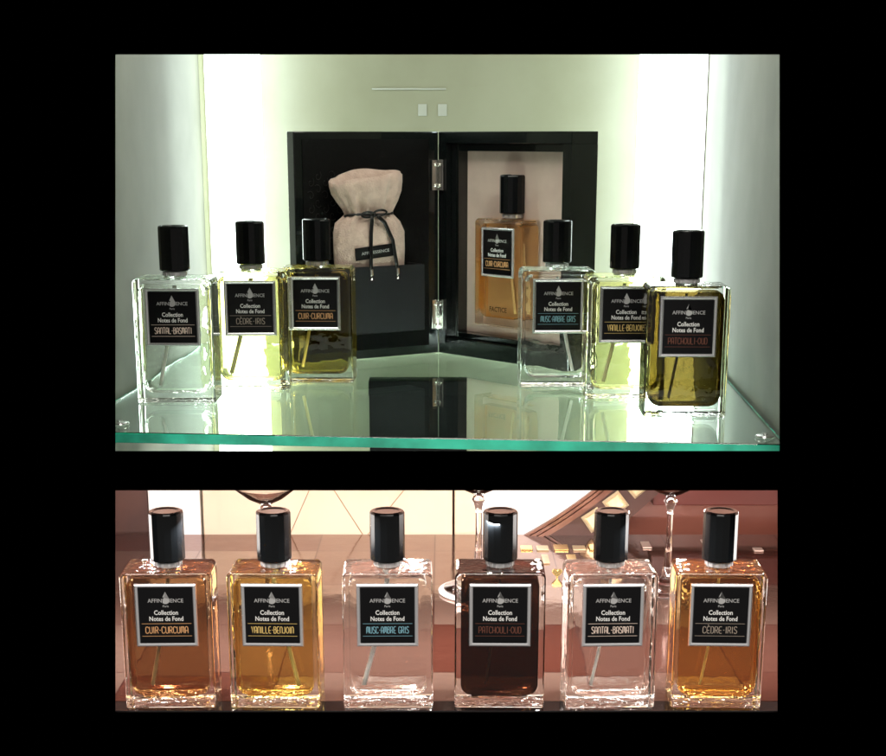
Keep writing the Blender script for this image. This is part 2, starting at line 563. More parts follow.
# light strips in the corners
M['strip'] = mat('strip_light', (1, 1, 1), 0.5, emit=(0.88, 1.0, 0.94), estr=5.0)
M['strip_trim'] = mat('strip_trim', (0.75, 0.78, 0.74), 0.35)
for xa, xb, lab in ((214, 268, 'tall white glowing strip light behind the yellow bottle on the left'),
                    (631, 697, 'tall white glowing strip light behind the two right-hand yellow and olive bottles')):
    a, b = on_wall(xa, 300, YB).x, on_wall(xb, 300, YB).x
    b = min(b, wall_x(WR1, WR0, YB) - .001)
    a = max(a, wall_x(WL1, WL0, YB) + .0015)
    root = empty('strip_light', ((a + b) / 2, YB, zpb + .005))
    tag(root, lab, 'strip light', 'strip lights on the back wall')
    h = ztop - zpb - .008
    w = (b - a) / 2
    bm = bmesh.new()
    n = 10
    pts = [(-w * math.cos(math.pi * i / n), -.003 - .020 * math.sin(math.pi * i / n)) for i in range(n + 1)]
    lo = [bm.verts.new((x, y, 0)) for x, y in pts]
    hi = [bm.verts.new((x, y, h)) for x, y in pts]
    for i in range(n):
        bm.faces.new((lo[i], lo[i + 1], hi[i + 1], hi[i]))
    bm.faces.new(hi); bm.faces.new(lo[::-1]); bm.faces.new((lo[0], hi[0], hi[-1], lo[-1]))
    bmesh.ops.recalc_face_normals(bm, faces=bm.faces[:])
    link('diffuser', bm, M['strip'], root, True, 40)
    bm = bmesh.new(); box(bm, -w + .0012, w - .0012, -.0028, -.0003, 0, h)
    link('backplate', bm, M['strip_trim'], root)

# glass shelf
fl, fr = on_floor(60, 431.0, ZS), on_floor(790, 444.5, ZS)
XSL, XSR = on_floor(117, 398, ZS).x, on_floor(779, 438, ZS).x
dydx = (fr.y - fl.y) / (fr.x - fl.x)
yl, yr = fl.y + dydx * (XSL - fl.x), fl.y + dydx * (XSR - fl.x)
bm = bmesh.new()
t = bmesh.new()
XSL, XSR = wall_x(WL1, WL0, yl) + .0015, wall_x(WR1, WR0, yr) - .003
cs = [(XSL, yl), (XSR, yr), (wall_x(WR1, WR0, YB) - .003, YB - .003), (wall_x(WL1, WL0, YB) + .0015, YB - .003)]
lo = [t.verts.new((x, y, ZT - .0070)) for x, y in cs]
hi = [t.verts.new((x, y, ZT)) for x, y in cs]
t.faces.new(hi); t.faces.new(lo[::-1])
for i in range(4):
    j = (i + 1) % 4
    t.faces.new((lo[i], lo[j], hi[j], hi[i]))
bmesh.ops.bevel(t, geom=t.edges[:], offset=.0006, segments=2, profile=.5, affect='EDGES')
merge(bm, t)
shelf = link('glass_shelf', bm, M['shelf'])
tag(shelf, 'clear glass shelf with green edges carrying the upper row of bottles', 'glass shelf')
M['edge'] = mat('ground_green_edge', (0.008, 0.25, 0.17), 0.22, noise=(30, (0.03, 0.60, 0.42)), coat=0.5)
bm = bmesh.new()
t = bmesh.new()
box(t, XSL + .0004, XSR - .0004, -.0012, -.0002, ZT - .0066, ZT - .0004, .0003, 1)
for v_ in t.verts:
    v_.co.y += yl + dydx * (v_.co.x - XSL)
merge(bm, t)
link('ground_edge', bm, M['edge'], shelf)
for nm_, a_, b_, sg in (('left', WL1, WL0, 1), ('right', WR1, WR0, -1)):
    bm = bmesh.new()
    ys = (yl if sg > 0 else yr) + .002, YB - .004
    off = .0012 if sg > 0 else -.0027
    P = [(wall_x(a_, b_, y_) + off, y_) for y_ in ys]
    q = [bm.verts.new((x_ + dx_, y_, z_)) for z_ in (ZT - .0066, ZT - .0004) for dx_, (x_, y_) in ((0, P[0]), (-.0008 * sg, P[0]), (-.0008 * sg, P[1]), (0, P[1]))]
    for f_ in ((0, 1, 2, 3), (7, 6, 5, 4), (0, 4, 5, 1), (1, 5, 6, 2), (2, 6, 7, 3), (3, 7, 4, 0)):
        bm.faces.new([q[k_] for k_ in f_])
    bmesh.ops.recalc_face_normals(bm, faces=bm.faces[:])
    link('ground_edge', bm, M['edge'], shelf)
# shelf clips
M['clip'] = mat('clip_metal', (0.75, 0.76, 0.75), 0.25, 1.0)
for k, (px, py) in enumerate(((765, 438), (120, 425))):
    p = on_floor(px, py, ZS)
    r = empty('shelf_clip', (p.x, p.y, ZT + .0003))
    tag(r, ('small round metal shelf clip at the front right corner of the glass shelf', 'small round metal shelf clip at the front left corner of the glass shelf')[k], 'shelf clip', 'clips of the glass shelf')
    bm = bmesh.new(); lathe(bm, [(0, 0), (.0058, 0), (.0060, .0008), (.0055, .0016), (.0030, .0022), (0, .0024)], n=24)
    link('pad', bm, M['clear_glass'] if 0 else M['clip'], r, True, 40)
    bm = bmesh.new(); lathe(bm, [(0, .0023), (.0018, .0023), (.0018, .0032), (0, .0034)], n=16)
    link('screw', bm, M['clip'], r, True, 40)
# wall details: reflections added as pale squares, thin seam with painted highlight
M['pale_glint'] = mat('painted_glint', (0.48, 0.49, 0.41), 0.35)
for k, (px, lab) in enumerate(((422.5, 'small pale square of painted reflection on the back wall, left one of two above the box'), (442.5, 'small pale square of painted reflection on the back wall, right one of two above the box'))):
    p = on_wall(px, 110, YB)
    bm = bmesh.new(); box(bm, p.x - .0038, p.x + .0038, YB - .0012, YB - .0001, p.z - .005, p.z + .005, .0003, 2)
    tag(link('reflection_square', bm, M['pale_glint']), lab, 'painted reflection', 'painted reflections on the back wall')
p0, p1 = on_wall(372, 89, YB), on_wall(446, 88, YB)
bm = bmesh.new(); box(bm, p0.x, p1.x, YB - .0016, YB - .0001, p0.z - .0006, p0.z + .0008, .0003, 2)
tag(link('seam_highlight', bm, M['pale_glint']), 'thin pale seam line with its highlight painted in, high on the back wall', 'seam highlight')

# black carton under the shelf
M['carton'] = mat('black_carton', (0.002, 0.002, 0.002), 0.7, spec=0.1)
a, b = on_wall(369, 389, 1.24), on_wall(467, 389, 1.24)
zc = zpf + (zpb - zpf) * (1.245 - YW1) / (YB - YW1)
bm = bmesh.new(); box(bm, a.x, b.x, 1.24, 1.262, zc + .003, a.z, .0008, 2)
bx = link('lower_case', bm, M['carton'])
tag(bx, 'plain black upright carton seen through the glass shelf below the open box', 'carton')
bm = bmesh.new(); box(bm, a.x - .0004, b.x + .0004, 1.2392, 1.2628, a.z - .012, a.z + .0006, .0006, 2)
link('lid', bm, M['carton'], bx)

# ---------------------------------------------------------------- the open presentation box
S = on_floor(438.5, 353.0, ZS)
R_ = on_floor(567, 372.5, ZS)
L_ = on_floor(299, 365.0, ZS)
HB = on_wall(440, 131.5, S.y).z - ZT
wr, wl = (R_ - S).length, (L_ - S).length
ar = math.atan2(R_.y - S.y, R_.x - S.x)          # case direction
al = math.atan2(S.y - L_.y, S.x - L_.x)          # lid direction (local +x runs L -> S)
print('BOX', wr, wl, HB, math.degrees(ar), math.degrees(al), S, R_, L_, 'YB', YB)
M['lacquer'] = mat('black_lacquer', (0.004, 0.006, 0.006), 0.2, coat=0.8, spec=0.5)
M['satin'] = mat('black_satin', (0.003, 0.003, 0.003), 0.6, spec=0.15, bump=(260, 0.3, 0.0008))
M['suede'] = mat('pink_suede', (0.60, 0.44, 0.38), 0.9, noise=(60, (0.66, 0.50, 0.43)), bump=(400, 0.25, 0.0006), sheen=0.3)
M['chrome'] = mat('hinge_metal', (0.72, 0.70, 0.66), 0.2, 1.0)
M['pocket'] = mat('grey_pocket', (0.018, 0.018, 0.020), 0.7, spec=0.15, bump=(700, 0.15, 0.0003))
case = empty('presentation_box', S, 0)
tag(case, 'open black lacquered presentation box with pinkish lining, hinges and a lid', 'presentation box')
# matrices relative to the case Empty
def in_case(ang, off=Vector((0, 0, 0))):
    return Matrix.Translation(off) @ Matrix.Rotation(ang, 4, 'Z')
D = 0.030
bm = bmesh.new()
z0 = .0005
fw = .0095
t = bmesh.new()
box(t, 0, wr, 0, D, z0, z0 + fw * 1.5, .0006, 2)
box(t, 0, wr, 0, D, HB - fw, HB, .0006, 2)
box(t, 0, fw, .0002, D - .0002, z0 + fw * 1.5, HB - fw)
box(t, wr - fw, wr, .0002, D - .0002, z0 + fw * 1.5, HB - fw)
box(t, fw, wr - fw, D - .004, D - .0004, z0 + fw * 1.5, HB - fw)
o = link('case_body', t, M['lacquer'], case); o.matrix_local = in_case(ar)
# stepped inner frame
t = bmesh.new()
i0, i1, iz0, iz1, st = fw + .0002, wr - fw - .0002, z0 + fw * 1.5 + .0002, HB - fw - .0002, .0085
box(t, i0, i0 + st, .006, D - .0045, iz0, iz1, .0004, 2)
box(t, i1 - st * .35, i1, .006, D - .0045, iz0, iz1, .0004, 2)
box(t, i0 + st, i1 - st * .35, .0062, D - .0045, iz0, iz0 + st * .5, .0004, 2)
box(t, i0 + st, i1 - st * .35, .0062, D - .0045, iz1 - st * .7, iz1, .0004, 2)
o = link('inner_frame', t, M['lacquer'], case); o.matrix_local = in_case(ar)
t = bmesh.new()
box(t, i0 + st, i1 - st * .35, .0165, D - .0046, iz0 + st * .5, iz1 - st * .7, .0003, 1)
o = link('lining', t, M['suede'], case); o.matrix_local = in_case(ar)
# lid
LT = .012
t = bmesh.new()
box(t, -wl, 0, .0, LT, z0, HB, .0008, 2)
lid = link('lid', t, M['lacquer'], case); lid.matrix_local = in_case(al)
t = bmesh.new()
box(t, -wl + .0075, -.010, -.0008, -.0001, .008, HB - .006)
o = link('lid_lining', t, M['satin'], lid)
# faint embossed scrolls on the lining
t = bmesh.new()
random.seed(4)
for i in range(6):
    for j in range(13):
        cx, cz = -wl + .014 + .0065 * i, .020 + .0105 * j + (i % 2) * .005
        a0 = random.choice((0, math.pi / 2, math.pi))
        pts = [(cx + (.0007 + .0028 * q / 9) * math.cos(a0 + q * .62), -.0009, cz + (.0010 + .0032 * q / 9) * math.sin(a0 + q * .62)) for q in range(10)]
        sweep(t, pts, .00038, 5, up=Vector((0, 1, 0)))
M['emboss'] = mat('emboss', (0.007, 0.0065, 0.006), 0.5)
link('embossed_scrolls', t, M['emboss'], lid)
def lid_x(px, py=300):   # lid local x for a photo column
    best = 0
    for k in range(400):
        x = -wl * k / 400
        q = S + Vector((x * math.cos(al), x * math.sin(al), 0))
        d = q.y * CP - (q.z + .08 - CAMZ) * SP
        if 443 + F_PX * q.x / d < px:
            return x
    return -wl
def lid_z(px, py):       # height above the shelf
    x = lid_x(px)
    q = S + Vector((x * math.cos(al), x * math.sin(al), 0))
    return on_wall(px, py, q.y).z - ZT
# pocket
pxa, pxb = lid_x(316), lid_x(408)
t = bmesh.new()
pza, pzb = lid_z(400, 327), lid_z(400, 262)
box(t, pxa, pxb, -.0275, -.0262, pza, pzb, .0005, 2)
box(t, pxa, pxa + .0015, -.0260, -.0012, pza, pzb - .0002)
box(t, pxb - .0015, pxb, -.0260, -.0012, pza, pzb - .0002)
box(t, pxa + .0016, pxb - .0016, -.0260, -.0012, pza, pza + .0015)
link('pocket', t, M['pocket'], lid)
# hinges
for zc_ in (lid_z(438, 175), lid_z(438, 314)):
    t = bmesh.new()
    mxl, mxr = in_case(al), in_case(ar)
    for sgn, mx in ((-1, mxl), (1, mxr)):
        q = bmesh.new()
        xx = (-.0075, -.0012) if sgn < 0 else (.0012, .0075)
        box(q, xx[0], xx[1], -.0022, -.0009 if sgn < 0 else -.0001, zc_ - .0125, zc_ + .0125, .0002, 1)
        merge(t, q, 0, mx)
        for dz in (-.0085, 0.0085):
            q = bmesh.new()
            bmesh.ops.create_icosphere(q, subdivisions=2, radius=.0015)
            merge(t, q, 0, mx @ Matrix.Translation((sum(xx) / 2, -.0022, zc_ + dz)))
    for k in range(5):
        lathe(t, [(0, -.0023), (.0016, -.0023), (.0016, .0023), (0, .0023)], 0, -.0022, zc_ - .010 + .005 * k, 12)
    link('hinge', t, M['chrome'], case)

# bottle on the lining of the case
cbx = on_floor(507, 353, ZS)
u = Vector((math.cos(ar), math.sin(ar), 0)); v = Vector((-math.sin(ar), math.cos(ar), 0))
bestx = 0
for k in range(1000):
    q = S + u * (wr * k / 1000) + v * (.0)
    d = q.y * CP - (ZS + .09) * SP
    if 443 + F_PX * q.x / d > 501.5:
        bestx = wr * k / 1000
        break
q = S + u * bestx + v * (.0165 - BD / 2 + .0120)
zbot = on_wall(506, 327, (q - v * BD / 2).y).z
bb = bottle((q.x, q.y, zbot), ar, 'cuir', 'orange', 1,
            'orange perfume bottle marked FACTICE, mounted on the pink lining of the open box', 'perfume bottles on the glass shelf')
bm = bmesh.new()
text_bm(bm, 'FACTICE', .0056, .0012, .0125, -BD / 2 - .00025, .0200, .02)
link('glass_lettering', bm, mat('brown_ink', (0.03, 0.012, 0.005), 0.6, spec=0.1), bb)

# ---------------------------------------------------------------- drawstring bag
M['bag'] = mat('bag_cotton', (0.60, 0.43, 0.36), 0.95, noise=(160, (0.72, 0.54, 0.46)), bump=(900, 0.7, 0.0015), sheen=0.3)
M['ribbon'] = mat('black_ribbon', (0.008, 0.008, 0.009), 0.35)
bxc = lid_x(361.5)
bc = S + Vector((bxc * math.cos(al), bxc * math.sin(al), 0)) + Vector((math.sin(al), -math.cos(al), 0)) * .0135
bag = empty('drawstring_bag', (bc.x, bc.y, ZT), al)
tag(bag, 'pinkish beige cloth drawstring bag tied with black ribbon, tucked in the lid pocket', 'drawstring bag')
def bz(py): return on_wall(368, py, bc.y).z - ZT
pxm = 1 / (F_PX / (bc.y * CP - (ZS + .1) * SP))
rows = [  # photo y, left x, right x, depth, pleats
    (300, 334, 402, .0050, 0), (275, 331.5, 405.5, .0090, 0), (250, 331, 406.5, .0115, .0), (232, 331.5, 406, .0115, .04), (222, 334, 401, .0100, .10),
    (217, 341, 396, .0080, .18), (213.5, 345, 392, .0070, .26), (209, 343, 394, .0080, .26), (201, 337, 398, .0105, .22), (192, 331.5, 402, .0125, .15),
    (184, 328.5, 403.5, .0135, .06), (177.5, 328, 403.5, .0135, .05)]
NS = 96
bm = bmesh.new()
rings = []
random.seed(2)
ph = [random.uniform(0, 6.28) for _ in range(4)]
def bag_ring(y, xl, xr, dep, pl, inner=0.0):
    cx, hw = ((xl + xr) / 2 - 368) * pxm, (xr - xl) / 2 * pxm * 1.06
    pl *= 1.7
    z = bz(y)
    ring = []
    for i in range(NS):
        a = 2 * math.pi * i / NS
        k = 1 + pl * .6 * math.sin(13 * a + ph[0]) + pl * .4 * math.sin(7 * a + ph[1]) + .012 * math.sin(3 * a + y * .1)
        x = hw * (1 - inner) * math.copysign(abs(math.cos(a)) ** .85, math.cos(a)) * (1 + (k - 1) * .22)
        yy = dep * (1 - inner * 1.6) * math.sin(a) * k
        zz = z
        if y < 200:
            w_ = min(1, (200 - y) / 22)
            zz += w_ * (-.0042 * math.cos(a) * -1 * .9 + .0022 * math.sin(a) + .0008 * math.sin(5 * a))
            zz += w_ * .0036 * (1 - abs(math.cos(a)) ** 2)
        ring.append(bm.verts.new((cx + x, yy, zz)))
    return ring
for rw in rows:
    rings.append(bag_ring(*rw))
for rw, inn in ((rows[-1], .06), ((184, 329, 403, .0125, .06), .10), ((196, 335, 399, .011, .1), .14), ((209, 344, 393, .006, .12), .3)):
    rings.append(bag_ring(*rw, inn))
for a, b in zip(rings, rings[1:]):
    for i in range(NS):
        j = (i + 1) % NS
        bm.faces.new((a[i], a[j], b[j], b[i]))
bm.faces.new(rings[0][::-1])
bmesh.ops.recalc_face_normals(bm, faces=bm.faces[:])
cl = link('cloth', bm, M['bag'], bag, True)
# ribbon round the neck, bow and two tails
bm = bmesh.new()
pts = [(.0 + 26.5 * pxm * math.cos(a), .0092 * math.sin(a), bz(214) + .0012 * math.cos(a) + .0010 * math.sin(2 * a)) for a in [2 * math.pi * i / 40 for i in range(41)]]
sweep(bm, pts, .0011, 8)
kx = (366 - 368) * pxm
for dx, hh in ((-1, 1), (1, 1)):
    lp = []
    for i in range(17):
        tt = i / 16 * math.pi * 2
        lp.append((kx + dx * .0058 * (1 - math.cos(tt)), -.0125 - .0012 * math.sin(tt), bz(213) + .0022 * math.sin(tt) + .0006 * dx))
    sweep(bm, lp, .0009, 6)
bmesh.ops.create_icosphere(bm, subdivisions=2, radius=.0019, matrix=Matrix.Translation((kx, -.0128, bz(214))))
link('ribbon_bow', bm, M['ribbon'], bag, True)
for (xs, ys) in (((363, 361.5, 361, 361), (215, 232, 250, 268)), ((369, 377, 386, 391), (215, 222, 240, 268))):
    bm = bmesh.new()
    P = []
    for i in range(13):
        q = i / 12 * 3
        k = min(int(q), 2); fr_ = q - k
        P.append((((xs[k] * (1 - fr_) + xs[k + 1] * fr_) - 368) * pxm, -.0138, bz(ys[k] * (1 - fr_) + ys[k + 1] * fr_)))
    sweep(bm, P, .0017, 8, .35, up=Vector((1, 0, 0)))
    tail = link('ribbon_tail', bm, M['ribbon'], bag, True)
    bm = bmesh.new()
    sweep(bm, [(P[-1][0], -.0138, P[-1][2]), (P[-1][0] + .0003, -.0138, P[-1][2] - .0045), (P[-1][0] + .0002, -.0138, P[-1][2] - .0085)], .0016, 8)
    link('ribbon_tip', bm, M['chrome'], tail, True, 40)
# sewn label
bm = bmesh.new()
lz = bz(251)
mx = Matrix.Translation(((367 - 368) * pxm, -.0124, lz)) @ Matrix.Rotation(math.radians(-5), 4, 'Y')
t = bmesh.new(); box(t, -.0185, .0185, 0, .0006, -.0050, .0050, .0002, 1); merge(bm, t, 0, mx)
sl = link('sewn_label', bm, M['ribbon'], bag)
bm = bmesh.new()
t = bmesh.new(); text_bm(t, 'AFFINESSENCE', .0034, 0, -.0011, -.0002, .026, .01); merge(bm, t, 0, mx)
link('lettering', bm, M['silver_ink'], sl)

# ---------------------------------------------------------------- upper bottles
GU = 'perfume bottles on the glass shelf'
def upper(px, py, *a, rz=0.0):
    q = on_floor(px, py, ZS)
    # px is measured at mid height
    d1 = q.y * CP - ZS * SP
    d2 = q.y * CP - (ZS + .05) * SP
    x = q.x * d2 / d1
    return bottle((x, q.y + BD / 2, ZT + .0003), rz, *a, GU)
upper(173.5, 404, 'santal', 'clear_green', -1, 'clear SANTAL-BASMATI bottle, leftmost on the glass shelf')
upper(250, 391, 'cedre', 'yellow', -1, 'bright yellow C\u00c8DRE-IRIS bottle on the glass shelf, second from its left end', rz=math.radians(2))
upper(316.5, 384, 'cuir', 'dark_yellow', -1, 'dark yellow CUIR-CURCUMA bottle standing on the glass shelf before the box lid', rz=math.radians(-2))
upper(557.5, 388, 'musc', 'clear', 1, 'clear MUSC-AMBRE GRIS bottle on the glass shelf, in front of the open box', rz=math.radians(1))
upper(625.5, 400, 'vanille', 'pale_yellow', -1, 'yellow VANILLE-BENJOIN bottle on the glass shelf, partly behind the olive bottle')
upper(688, 418, 'patchouli', 'olive', -1, 'olive brown PATCHOULI-OUD bottle, rightmost and nearest on the glass shelf', rz=math.radians(-1.5))

# ================================================================== LOWER COUNTER
ZL = -0.341
ZTL = CAMZ + ZL
YB2 = on_floor(443, 540.5, ZL).y
print('YB2', YB2)
# mirrored tiles, one sheet with fine seams
def tile_mat():
    m = bpy.data.materials.new('bronze_mirror_tiles')
    m.use_nodes = True
    nt = m.node_tree
    b = nt.nodes['Principled BSDF']
    tc = nt.nodes.new('ShaderNodeTexCoord')
    mp = nt.nodes.new('ShaderNodeMapping')
    mp.inputs['Location'].default_value = (on_floor(203, 546, ZL).x * -1 + 1.0, -on_floor(443, 551, ZL).y + 1.0, 0)
    nt.links.new(tc.outputs['Object'], mp.inputs[0])
    br = nt.nodes.new('ShaderNodeTexBrick')
    br.offset = 0
    br.inputs['Scale'].default_value = 1
    br.inputs['Brick Width'].default_value = .1
    br.inputs['Row Height'].default_value = .1
    br.inputs['Mortar Size'].default_value = .0006
    br.inputs['Mortar Smooth'].default_value = 0.1
    br.inputs['Color1'].default_value = (0.20, 0.062, 0.042, 1)
    br.inputs['Color2'].default_value = (0.40, 0.265, 0.21, 1)
    br.inputs['Mortar'].default_value = (0.14, 0.05, 0.04, 1)
    nt.links.new(mp.outputs[0], br.inputs[0])
    nt.links.new(br.outputs['Color'], b.inputs['Base Color'])
    b.inputs['Metallic'].default_value = 0.75
    n = nt.nodes.new('ShaderNodeTexNoise')
    n.inputs['Scale'].default_value = 13
    n.inputs['Detail'].default_value = 5
    nt.links.new(tc.outputs['Object'], n.inputs[0])
    mr = nt.nodes.new('ShaderNodeMapRange')
    mr.inputs[3].default_value = 0.03
    mr.inputs[4].default_value = 0.16
    nt.links.new(n.outputs[0], mr.inputs[0])
    nt.links.new(mr.outputs[0], b.inputs['Roughness'])
    bp = nt.nodes.new('ShaderNodeBump')
    bp.inputs['Strength'].default_value = 0.3
    bp.inputs['Distance'].default_value = 0.003
    nt.links.new(n.outputs[0], bp.inputs['Height'])
    nt.links.new(bp.outputs[0], b.inputs['Normal'])
    return m
M['tiles'] = tile_mat()
yk = on_floor(443, 701, ZL).y
bm = bmesh.new(); box(bm, -.40, .40, yk, YB2 + .02, ZTL - .02, ZTL)
tag(link('counter_top', bm, M['tiles']), kind='structure')
M['black_gloss'] = mat('black_gloss', (0.012, 0.010, 0.010), 0.12)
bm = bmesh.new(); box(bm, -.40, .40, YW1 + .001, yk - .0005, ZTL - .02, ZTL, .0005, 1)
tag(link('counter_front_strip', bm, M['black_gloss']), kind='structure')
# surround
M['red_brown'] = mat('red_brown_lacquer', (0.15, 0.040, 0.026), 0.3, noise=(5, (0.22, 0.075, 0.048)))
M['dark_brown'] = mat('dark_brown', (0.055, 0.022, 0.016), 0.4, noise=(20, (0.08, 0.03, 0.02)))
yw = YB2 + .021
bm = bmesh.new(); box(bm, -.42, .42, yw + .03, yw + .04, ZTL - .02, pan(yw + .04) - .004)
tag(link('counter_back_wall', bm, M['red_brown']), kind='structure')
for nm, s in (('counter_left_wall', -1), ('counter_right_wall', 1)):
    bm = bmesh.new(); box(bm, min(s * .402, s * .412), max(s * .402, s * .412), YW1 + .001, yw + .029, ZTL - .02, zpf)
    tag(link(nm, bm, M['red_brown']), kind='structure')
bm = bmesh.new()
yq = yw + .03
a, b = on_wall(655, 500, yw), on_wall(800, 512, yw)
box(bm, a.x, .40, yw + .012, yw + .0295, on_wall(443, 509, yw).z, pan(yw + .03) - .008, .001, 2)
tag(link('red_rail', bm, mat('deep_red', (0.13, 0.030, 0.022), 0.3)), 'dark red lacquered rail along the top right of the lower background', 'rail')
M['tint_sheet'] = mat('brown_reflection_tint', (0.20, 0.095, 0.07), 0.4, noise=(12, (0.36, 0.23, 0.18)))  # for an unseen sheet, added so the counter tiles reflect red-brown
tag(sheet('counter_tint_sheet', [(-.40, YW1 + .004, zpf - .0045), (.40, YW1 + .004, zpf - .0045), (.40, yw + .011, zpf - .0045 + (zpb - zpf) * (yw + .011 - YW1) / (YB - YW1)), (-.40, yw + .011, zpf - .0045 + (zpb - zpf) * (yw + .011 - YW1) / (YB - YW1))], M['tint_sheet'], .0015), kind='structure')
# cream quilted panels
M['cream'] = mat('cream_leather', (0.64, 0.52, 0.38), 0.55, noise=(8, (0.70, 0.58, 0.43)), bump=(80, 0.1, 0.001))
M['white_pan'] = mat('white_panel', (0.93, 0.90, 0.86), 0.4)
M['cord'] = mat('brown_cord', (0.38, 0.24, 0.14), 0.7)
zlo, zhi = ZTL - .012, min(on_wall(443, 470, yw).z, pan(yw + .025) - .008)
def panel(name, xa, xb, m, label, cat, dy=0.0, cords=(), group=None):
    A, B = on_wall(xa, 520, yw).x, on_wall(xb, 520, yw).x
    bm = bmesh.new(); box(bm, A, B, yw + dy, yw + .025, zlo, zhi, .0012, 3)
    o = link(name, bm, m)
    tag(o, label, cat, group)
    for (x0, y0, x1, y1) in cords:
        p, q = on_wall(x0, y0, yw + dy), on_wall(x1, y1, yw + dy)
        bm = bmesh.new()
        sweep(bm, [p + (q - p) * (i / 6) for i in range(7)], .00085, 6, .5, up=Vector((0, 1, 0)))
        link('seam_cord', bm, M['cord'], o)
    return o
panel('wall_panel', 90, 148, M['dark_brown'], 'dark brown panel at the far left of the lower background', 'panel', .004)
GP = 'pale panels behind the lower bottles'
panel('wall_panel', 149, 200.5, M['white_pan'], 'bright white panel behind the leftmost lower bottle', 'panel', 0, (), GP)
panel('wall_panel', 203, 452.5, M['cream'], 'cream quilted panel with thin diagonal seams behind the lower bottles', 'panel', 0.001,
      ((311, 486, 288, 539), (330, 484, 365, 538), (409, 484, 365, 538)), GP)
panel('wall_panel', 454.5, 481, mat('sand_panel', (0.70, 0.56, 0.40), .5), 'narrow sand coloured panel behind the gap left of the darkest bottle', 'panel', 0.003, (), GP)
# round mirror with an inlaid frame (the lower right of its rim stands in the niche)
ym = yw + .002
c0 = on_wall(308, 145, ym)
sc_ = (on_wall(309, 520, ym).x - on_wall(308, 520, ym).x)
cx, cz = on_wall(308, 520, ym).x, on_wall(308, 520, ym).z + (520 - 145) * sc_
R0 = 445 * sc_
mroot = empty('round_mirror', (cx + R0 * .55, ym, ZTL))
tag(mroot, 'large round mirror with brown ridged frame inlaid with pale gold squares, lower rim showing', 'mirror')
mi_ = Matrix.Translation(-mroot.location)
def arc_piece(bm, ra, rb, ya, yb, a0, a1, n=40):
    t = bmesh.new()
    q = []
    for i in range(n + 1):
        a = math.radians(a0 + (a1 - a0) * i / n)
        q.append([t.verts.new((cx + r * math.cos(a), y, cz + r * math.sin(a))) for r, y in ((ra, ya), (rb, ya), (rb, yb), (ra, yb))])
    for A, B in zip(q, q[1:]):
        for k in range(4):
            t.faces.new((A[k], A[(k + 1) % 4], B[(k + 1) % 4], B[k]))
    t.faces.new(q[0]); t.faces.new(q[-1][::-1])
    bmesh.ops.recalc_face_normals(t, faces=t.faces[:])
    merge(bm, t, 0, mi_)
def ang(px, py):
    p = on_wall(px, py, ym)
    return math.degrees(math.atan2(p.z - cz, p.x - cx))
A0, A1 = ang(500, 552), ang(640, 478)
M['bronze'] = mat('mirror_frame_wood', (0.17, 0.065, 0.038), 0.3, noise=(60, (0.25, 0.11, 0.065)))
M['gold_tile'] = mat('gold_tile', (0.85, 0.68, 0.42), 0.25, 0.3)
M['mirror_white'] = mat('mirror_silver', (0.95, 0.95, 0.95), 0.12, 0.2)
px_ = sc_
bm = bmesh.new()
for k, (ra, rb, dy) in enumerate(((0, 2.6, -.006), (3.2, 6.0, -.008), (6.6, 9.6, -.010), (10.2, 12.6, -.007))):
    arc_piece(bm, R0 + ra * px_, R0 + rb * px_, ym + dy, ym + .0, A0, A1)
link('ridged_rim', bm, M['bronze'], mroot)
bm = bmesh.new()
arc_piece(bm, R0 + 13 * px_, R0 + 46 * px_, ym - .006, ym + .0002, A0 + 2, A1 + 2)
link('outer_frame', bm, M['dark_brown'], mroot)
for gx, gy in ((526.5, 558), (548, 546), (570, 531.5), (592, 516), (612.5, 499), (632, 480)):
    a = math.radians(ang(gx, gy))
    rc = R0 + 24.5 * px_
    c_ = Vector((cx + rc * math.cos(a), ym - .0078, cz + rc * math.sin(a)))
    if c_.z < ZTL + .004: continue
    bm = bmesh.new()
    t = bmesh.new()
    s_ = .0086
    l1 = [t.verts.new(v_) for v_ in ((-s_, 0, -s_), (s_, 0, -s_), (s_, 0, s_), (-s_, 0, s_))]
    l2 = [t.verts.new(Vector(v_) * .78 + Vector((0, -.0022, 0))) for v_ in ((-s_, 0, -s_), (s_, 0, -s_), (s_, 0, s_), (-s_, 0, s_))]
    l3 = [t.verts.new(Vector(v_) * .60 + Vector((0, -.0006, 0))) for v_ in ((-s_, 0, -s_), (s_, 0, -s_), (s_, 0, s_), (-s_, 0, s_))]
    for A, B in ((l1, l2), (l2, l3)):
        for k in range(4):
            t.faces.new((A[k], A[(k + 1) % 4], B[(k + 1) % 4], B[k]))
    t.faces.new(l3)
    t.faces.new(l1[::-1])
    merge(bm, t, 0, mi_ @ Matrix.Translation(c_) @ Matrix.Rotation(-a + math.radians(3), 4, 'Y'))
    link('gold_inlay', bm, M['gold_tile'], mroot)
# mirror glass, its bright reflection painted as plain white
bm = bmesh.new()
t = bmesh.new()
xl_ = on_wall(482, 520, ym).x
P = [(xl_, zlo), (on_wall(505, 541, ym).x, zlo)]
for i in range(25):
    a = math.radians(A0 + (A1 - A0) * i / 24)
    P.append((cx + (R0 + px_) * math.cos(a), cz + (R0 + px_) * math.sin(a)))
P = [p_ for p_ in P if p_[1] >= zlo]
P.append((xl_, P[-1][1]))
bot = [t.verts.new((x, ym - .002, z)) for x, z in P]
top = [t.verts.new((x, ym + .003, z)) for x, z in P]
t.faces.new(bot); t.faces.new(top[::-1])
for i in range(len(P)):
    j = (i + 1) % len(P)
    t.faces.new((bot[j], bot[i], top[i], top[j]))
bmesh.ops.recalc_face_normals(t, faces=t.faces[:])
merge(bm, t, 0, mi_)
link('mirror_glass', bm, M['white_pan'], mroot)
